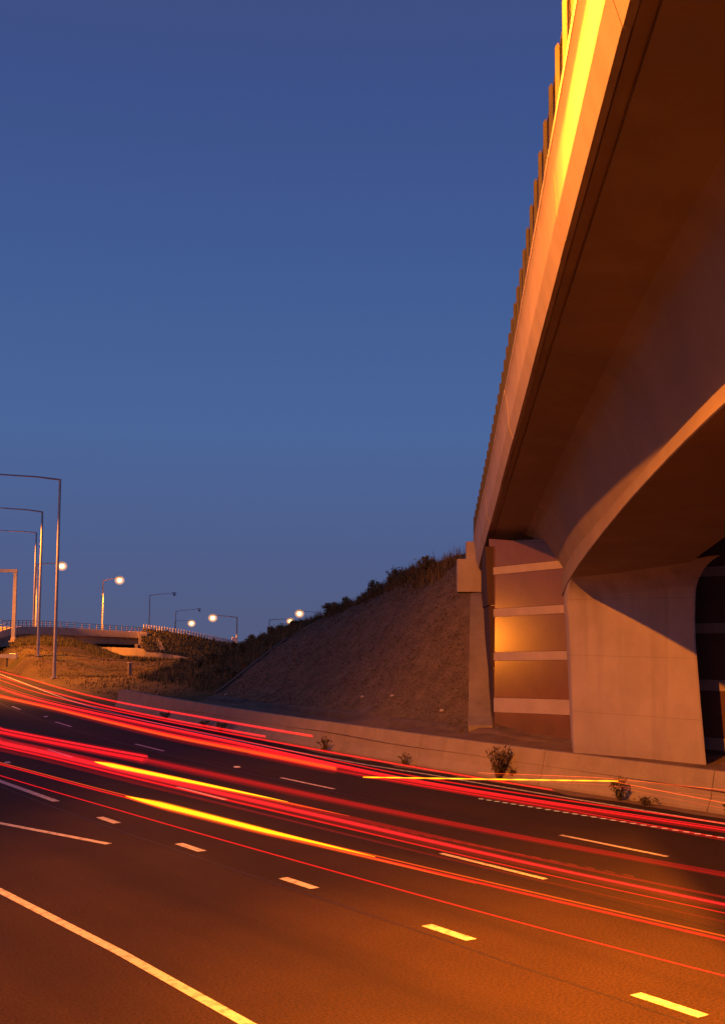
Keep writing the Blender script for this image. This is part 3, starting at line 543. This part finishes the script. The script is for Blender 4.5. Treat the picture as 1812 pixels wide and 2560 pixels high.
# grass on the verges (uncountable)
def grass(name, n, region, h0, h1, mat, label, w=.03):
    m = MB(); k = 0
    X, Yv = region(n * 3); Zv = height(X, Yv)
    for x, y, z in zip(X, Yv, Zv):
        for j in range(3):
            h = random.uniform(h0, h1); a = random.uniform(0, 6.28); px, py = x + random.gauss(0, .12), y + random.gauss(0, .12); ln = random.uniform(.1, .5) * h
            ww = w * random.uniform(.7, 1.3)
            m.add([(px - math.sin(a) * ww, py + math.cos(a) * ww, z - .05), (px + math.sin(a) * ww, py - math.cos(a) * ww, z - .05), (px + math.cos(a) * ln, py + math.sin(a) * ln, z + h)], [(0, 1, 2)])
        k += 1
        if k >= n: break
    return tag(m.build(name, mat), label, 'grass', kind='stuff')
def reg_verge(n):
    y = rng.uniform(63, 168, n); s = rng.uniform(26.0, 62, n); x = s + np.array([cv(v) for v in y]); ok = mulch_side(x, y) > .2; return x[ok], y[ok]
grass('grass', 18000, reg_verge, .04, .2, BLADE, 'dry brown grass covering the verge beyond the road', .035)
def reg_slope(n):
    y = rng.uniform(60, 125, n); x = rng.uniform(33, 64, n); ms = (x - MA[0]) * nM[0] + (y - MA[1]) * nM[1]; ok = (ms > .2) & (ms < 15) & (height(x, y) > .8); return x[ok], y[ok]
grass('tall_grass', 9000, reg_slope, .2, .62, LEAFD, 'tall weeds and grass between the shrubs on the slope', .032)
def reg_crest(n):
    u = rng.uniform(.25, 3.2, n); P = np.stack([np.interp(u, range(7), crest[:, 0]), np.interp(u, range(7), crest[:, 1])], 1) + np.stack([rng.normal(.6, .5, n)] * 2, 1) * np.array((.93, -.35)); return P[:, 0], P[:, 1]
grass('crest_grass', 1000, reg_crest, .2, .8, BLADE, 'scruffy tall dry grass along the crest of the mulch slope', .028)
def reg_mound(n):
    y = rng.uniform(120, 166, n); x = rng.uniform(40, 72, n); z = height(x, y); cvy = np.array([cv(v) for v in y]); ok = (x - cvy > 25.5) & (z > -.4) & ((z > 2.2) | (x > 55)); return x[ok], y[ok]
grass('ground_cover', 13000, reg_mound, .2, .65, LEAFD, 'dark bushy ground cover on the mound before the far overpass', .07)
def far_emb(n):
    m = MB()
    for _ in range(n):
        i = random.random() * 6.99; k = int(i); f = i - k; u = random.random() ** .8
        a = Vector(FE[k][0]).lerp(Vector(FE[k + 1][0]), f); b = Vector(FE[k][1]).lerp(Vector(FE[k + 1][1]), f); p = b.lerp(a, u)
        for j in range(3):
            h = random.uniform(.2, .7); an = random.uniform(0, 6.28); q = p + Vector((random.gauss(0, .2), random.gauss(0, .2), -.05)); w = .1
            m.add([q + Vector((-math.sin(an) * w, math.cos(an) * w, 0)), q + Vector((math.sin(an) * w, -math.cos(an) * w, 0)), q + Vector((math.cos(an) * .2, math.sin(an) * .2, h))], [(0, 1, 2)])
    return m
tag(far_emb(3500).build('ground_cover', LEAFD), 'low dark growth on the far embankment slope', 'ground cover', kind='stuff')
# litter and marker post
def stone(x, y, z, s, lab):
    bmx = bmesh.new(); bmesh.ops.create_icosphere(bmx, subdivisions=2, radius=s)
    rr = random.Random(int(x * 100))
    for v in bmx.verts: v.co = Vector((v.co.x * 1.3, v.co.y, v.co.z * .7)) * rr.uniform(.82, 1.15)
    me = bpy.data.meshes.new('stone'); bmx.to_mesh(me); bmx.free(); me.materials.append(STONE); o = bpy.data.objects.new('stone', me); COL.objects.link(o); o.location = (x, y, z); tag(o, lab, 'stone', 'pale stones at the slope foot')
for x, y, s, lab in [(32.55, 59.2, .085, 'pale stone at the far left foot of the mulch slope'), (31.95, 45.3, .085, 'pale stone on the mulch, leftmost of the row above the long kerb'), (31.4, 42.3, .085, 'pale stone second from left in the row above the long kerb'), (31.0, 38.4, .085, 'pale stone nearest the abutment in the row above the kerb')]: stone(x, y, hz(x, y) + .05, s, lab)
t = thing('marker_post', (40.1, 88.6, hz(40.1, 88.6)), 'short pale marker post standing in the grass behind the barrier end', 'post'); q = Vector(t.location)
m = MB(); m.box(q + Vector((0, 0, .4)), .28, .2, 1.1); m.build('post', BARC, t, q, bevel=.04)
m = MB(); m.box(q + Vector((0, 0, .98)), .34, .26, .08); m.build('cap', CONC, t, q, bevel=.02)

# ------------------------------------------------------------------ light trails: glowing lines hanging at lamp height above the lanes
def smooth_path(pts, n=70):
    p = np.array(pts, float); u = np.linspace(0, len(p) - 1, n); o = np.stack([np.interp(u, range(len(p)), p[:, k]) for k in range(p.shape[1])], 1)
    for _ in range(40): o[1:-1] = (o[:-2] + 2 * o[1:-1] + o[2:]) / 4
    return o
def glow(name, col, strength):      # adds light and blocks none, as a streak of light does
    m = emitter(name, col, strength); t = m.node_tree; e = next(n for n in t.nodes if n.type == 'EMISSION'); o = next(n for n in t.nodes if n.type == 'OUTPUT_MATERIAL')
    tr = t.nodes.new('ShaderNodeBsdfTransparent'); ad = t.nodes.new('ShaderNodeAddShader'); t.links.new(e.outputs[0], ad.inputs[0]); t.links.new(tr.outputs[0], ad.inputs[1]); t.links.new(ad.outputs[0], o.inputs[0]); return m
EM = {k: glow('glow_' + k, c, s) for k, (c, s) in {'red': ((1, .005, .008), .20), 'hot': ((1, .014, .020), .22), 'dim': ((1, .010, .012), .09), 'dimmer': ((1, .008, .008), .032), 'orange': ((1, .10, .006), .20), 'yellow': ((1, .62, .0), .42), 'faint': ((1, .05, .008), .12), 'pale': ((1, .42, .18), .35)}.items()}
def trail(name, sy, lines, label, z=.75, taper=False, cat='light trail', ext=(True, True), beads=None):
    p = smooth_path(sy)
    if ext[0]: p = np.vstack([[[p[0, 0] - (.02 * 30), p[0, 1] + 30]], p])
    if ext[1]: p = np.vstack([p, [[p[-1, 0] + .3, p[-1, 1] - 14]]])
    m = MB(); mats = []
    for ds, dz, r, e in lines:
        if e not in mats: mats.append(e)
        pts = [R(s + ds, y, z + dz) for s, y in p]; n = len(pts); r = r * .72
        if beads: rs = [r * (.45 + .55 * abs(math.sin(i * beads))) for i in range(n)]
        elif taper:
            if e == 'yellow': pts = pts[:int(n * .84)]; n = len(pts)
            rs = [max(.003, r * min(1, i / (n - 1) / .16) ** .8 * (1 - i / (n - 1)) ** .7) for i in range(n)]
        else: rs = [r * (.28 + .72 * min(1, max(0, (y - 13) / 16))) if r > .02 else r for s, y in p]
        m.tube(pts, rs, 8, mats.index(e))
        halo = {'red': 'dim', 'hot': 'dim', 'orange': 'faint', 'yellow': 'orange', 'dim': 'dimmer', 'dimmer': 'dimmer', 'faint': 'dimmer', 'pale': 'faint'}[e]
        if halo not in mats: mats.append(halo)
        m.tube(pts, [q * 1.35 for q in rs] if hasattr(rs, '__len__') else rs * 1.35, 8, mats.index(halo))
        if e in ('yellow', 'hot', 'red', 'orange'): m.tube(pts, [q * .55 for q in rs] if hasattr(rs, '__len__') else rs * .55, 8, mats.index(e))
    return tag(m.build(name, [EM[e] for e in mats], smooth=True, angle=80), label, cat, 'light trails over the lanes')
trail('light_trail', [(21.92, 100.3), (22.69, 78.5), (22.66, 54.7), (22.88, 46.2), (22.74, 35.7)], [(0, 0, .045, 'red'), (0, .04, .02, 'hot')], 'thin red light trail, topmost one, ending in front of the barrier', ext=(True, False))
trail('light_trail', [(20.83, 89.7), (21.5, 65.5), (21.2, 49.5), (21.22, 36.4)], [(0, 0, .04, 'red'), (0, .035, .02, 'hot')], 'thin red light trail, second from top, ending on the shoulder', ext=(True, False))
trail('light_trail', [(20.4, 78.0), (20.72, 59.9), (20.85, 47.8), (20.74, 36.6), (20.46, 29.2), (20.3, 24.9), (20.27, 21.0)], [(0, 0, .035, 'red'), (.1, -.03, .015, 'dim')], 'red light trail, third from top, ending below the largest weed', ext=(True, False))
trail('light_trail', [(19.16, 73.5), (19.31, 56.8), (19.61, 48.6), (19.5, 36.5), (18.9, 29.3), (18.45, 25.5), (18.45, 21.0), (19.0, 15.1)], [(0, 0, .05, 'red'), (.03, .03, .03, 'hot'), (-.02, -.02, .11, 'dim'), (.17, .09, .02, 'red')], 'brightest long red light trail, sweeping from left edge to right edge over the far lane')
trail('light_trail', [(18.01, 64.6), (18.7, 54.6), (18.65, 45.6), (18.4, 37.3), (18.5, 31.4), (18.35, 27.3)], [(0, 0, .07, 'orange'), (-.04, -.02, .14, 'dimmer'), (.1, .05, .04, 'red')], 'thick orange red light trail at the left that merges into the brightest red one', taper=False, ext=(True, False))
trail('light_trail', [(18.16, 31.8), (17.94, 25.5), (18.08, 20.7), (18.15, 18.0), (18.1, 14.3)], [(0, 0, .022, 'dim'), (.05, .02, .012, 'red')], 'faint thin red light trail just below the brightest red one on the right', ext=(False, True))
trail('light_trail', [(13.68, 42.9), (14.31, 36.7), (14.78, 32.0)], [(0, 0, .06, 'red'), (.15, .08, .04, 'hot'), (.05, .02, .17, 'dim')], 'broad short red light trail at the left, ending above the yellow streak', ext=(True, False))
trail('light_trail', [(14.78, 32.0), (14.92, 26.8), (14.96, 21.3), (15.17, 16.1), (15.5, 12.3)], [(0, 0, .05, 'dim'), (0, 0, .12, 'dimmer'), (.04, .03, .02, 'dim')], 'dim red light trail between the middle lane dashes and the far lane', ext=(False, True))
trail('light_trail', [(12.36, 37.8), (12.76, 33.7), (13.01, 25.9), (13.14, 18.7), (13.22, 14.1), (13.47, 10.7)], [(0, 0, .034, 'red'), (.12, .08, .085, 'hot'), (.1, .07, .19, 'dimmer'), (.22, .15, .07, 'dim'), (-.12, -.08, .04, 'dimmer')], 'wide banded red light trail running between the two yellow streaks')
trail('light_trail', [(10.98, 33.0), (11.18, 29.5), (11.28, 26.4), (11.49, 22.8), (11.61, 19.5), (11.79, 16.8), (12.07, 12.8), (12.32, 9.8)], [(0, 0, .022, 'red'), (.05, .03, .012, 'orange')], 'red light trail with the lower yellow streak lying on it')
trail('light_trail', [(10.25, 30.5), (10.43, 25.0), (10.51, 20.9), (10.68, 15.2), (10.84, 11.5), (11.06, 8.8)], [(0, 0, .013, 'red')], 'lowest and thinnest red light trail, nearest the white dashes')
trail('light_trail', [(13.42, 32.2), (13.55, 30.6), (13.78, 27.5), (13.9, 25.4), (14.0, 23.0), (14.08, 20.4)], [(0, 0, .09, 'yellow'), (-.01, -.02, .085, 'orange')], 'upper bright yellow streak, tapering at both ends, over the middle lane', taper=True, ext=(False, False))
trail('light_trail', [(11.36, 25.2), (11.49, 22.8), (11.61, 19.5), (11.66, 19.0), (11.79, 16.8), (11.95, 14.0)], [(.02, .02, .09, 'yellow'), (0, -.01, .085, 'orange')], 'lower bright yellow streak, tapering at both ends, nearest the camera', taper=True, ext=(False, False))
trail('light_trail', [(17.9, 25.35), (20.36, 23.3), (22.83, 21.3)], [(0, 0, .024, 'yellow'), (0, -.015, .016, 'orange')], 'beaded amber light trail crossing the lane towards the barrier on the right', ext=(False, False), beads=.55)
trail('light_trail', [(21.0, 24.5), (23.03, 22.0), (23.72, 18.7)], [(0, 0, .010, 'orange'), (.1, -.05, .006, 'faint'), (-.1, -.16, .008, 'faint')], 'hair thin orange light trails in front of the barrier at the right edge', ext=(False, True))
trail('light_trail', [(22.69, 21.4), (22.4, 20.0), (21.95, 17.4)], [(0, 0, .012, 'orange'), (-.1, -.1, .008, 'faint')], 'short thin orange light trail below the beaded amber one, by the right edge', ext=(False, True))
def flicker(p0, p1, n, ln, r, e, label, slope=0):
    m = MB(); pts = []; rs = []
    for k in range(n):
        u = k / n; q = p0[0] + (p1[0] - p0[0]) * u; y = p0[1] + (p1[1] - p0[1]) * u
        for dq, dy, rr in ((0, .02, .001), (0, 0, r), (slope, -ln, r), (slope, -ln - .02, .001)): pts.append(R(q + dq, y + dy, .62)); rs.append(rr)
    m.tube(pts, rs, 5)
    tag(m.build('light_trail', EM[e]), label, 'light trail', 'light trails over the lanes')
flicker((18.45, 21.5), (18.9, 14.6), 27, .085, .008, 'pale', 'row of tiny pale flicker ticks under the brightest red trail', .05)
flicker((14.2, 19.8), (14.8, 13.3), 17, .2, .008, 'faint', 'faint row of tiny dashes across the dark lane on the right')
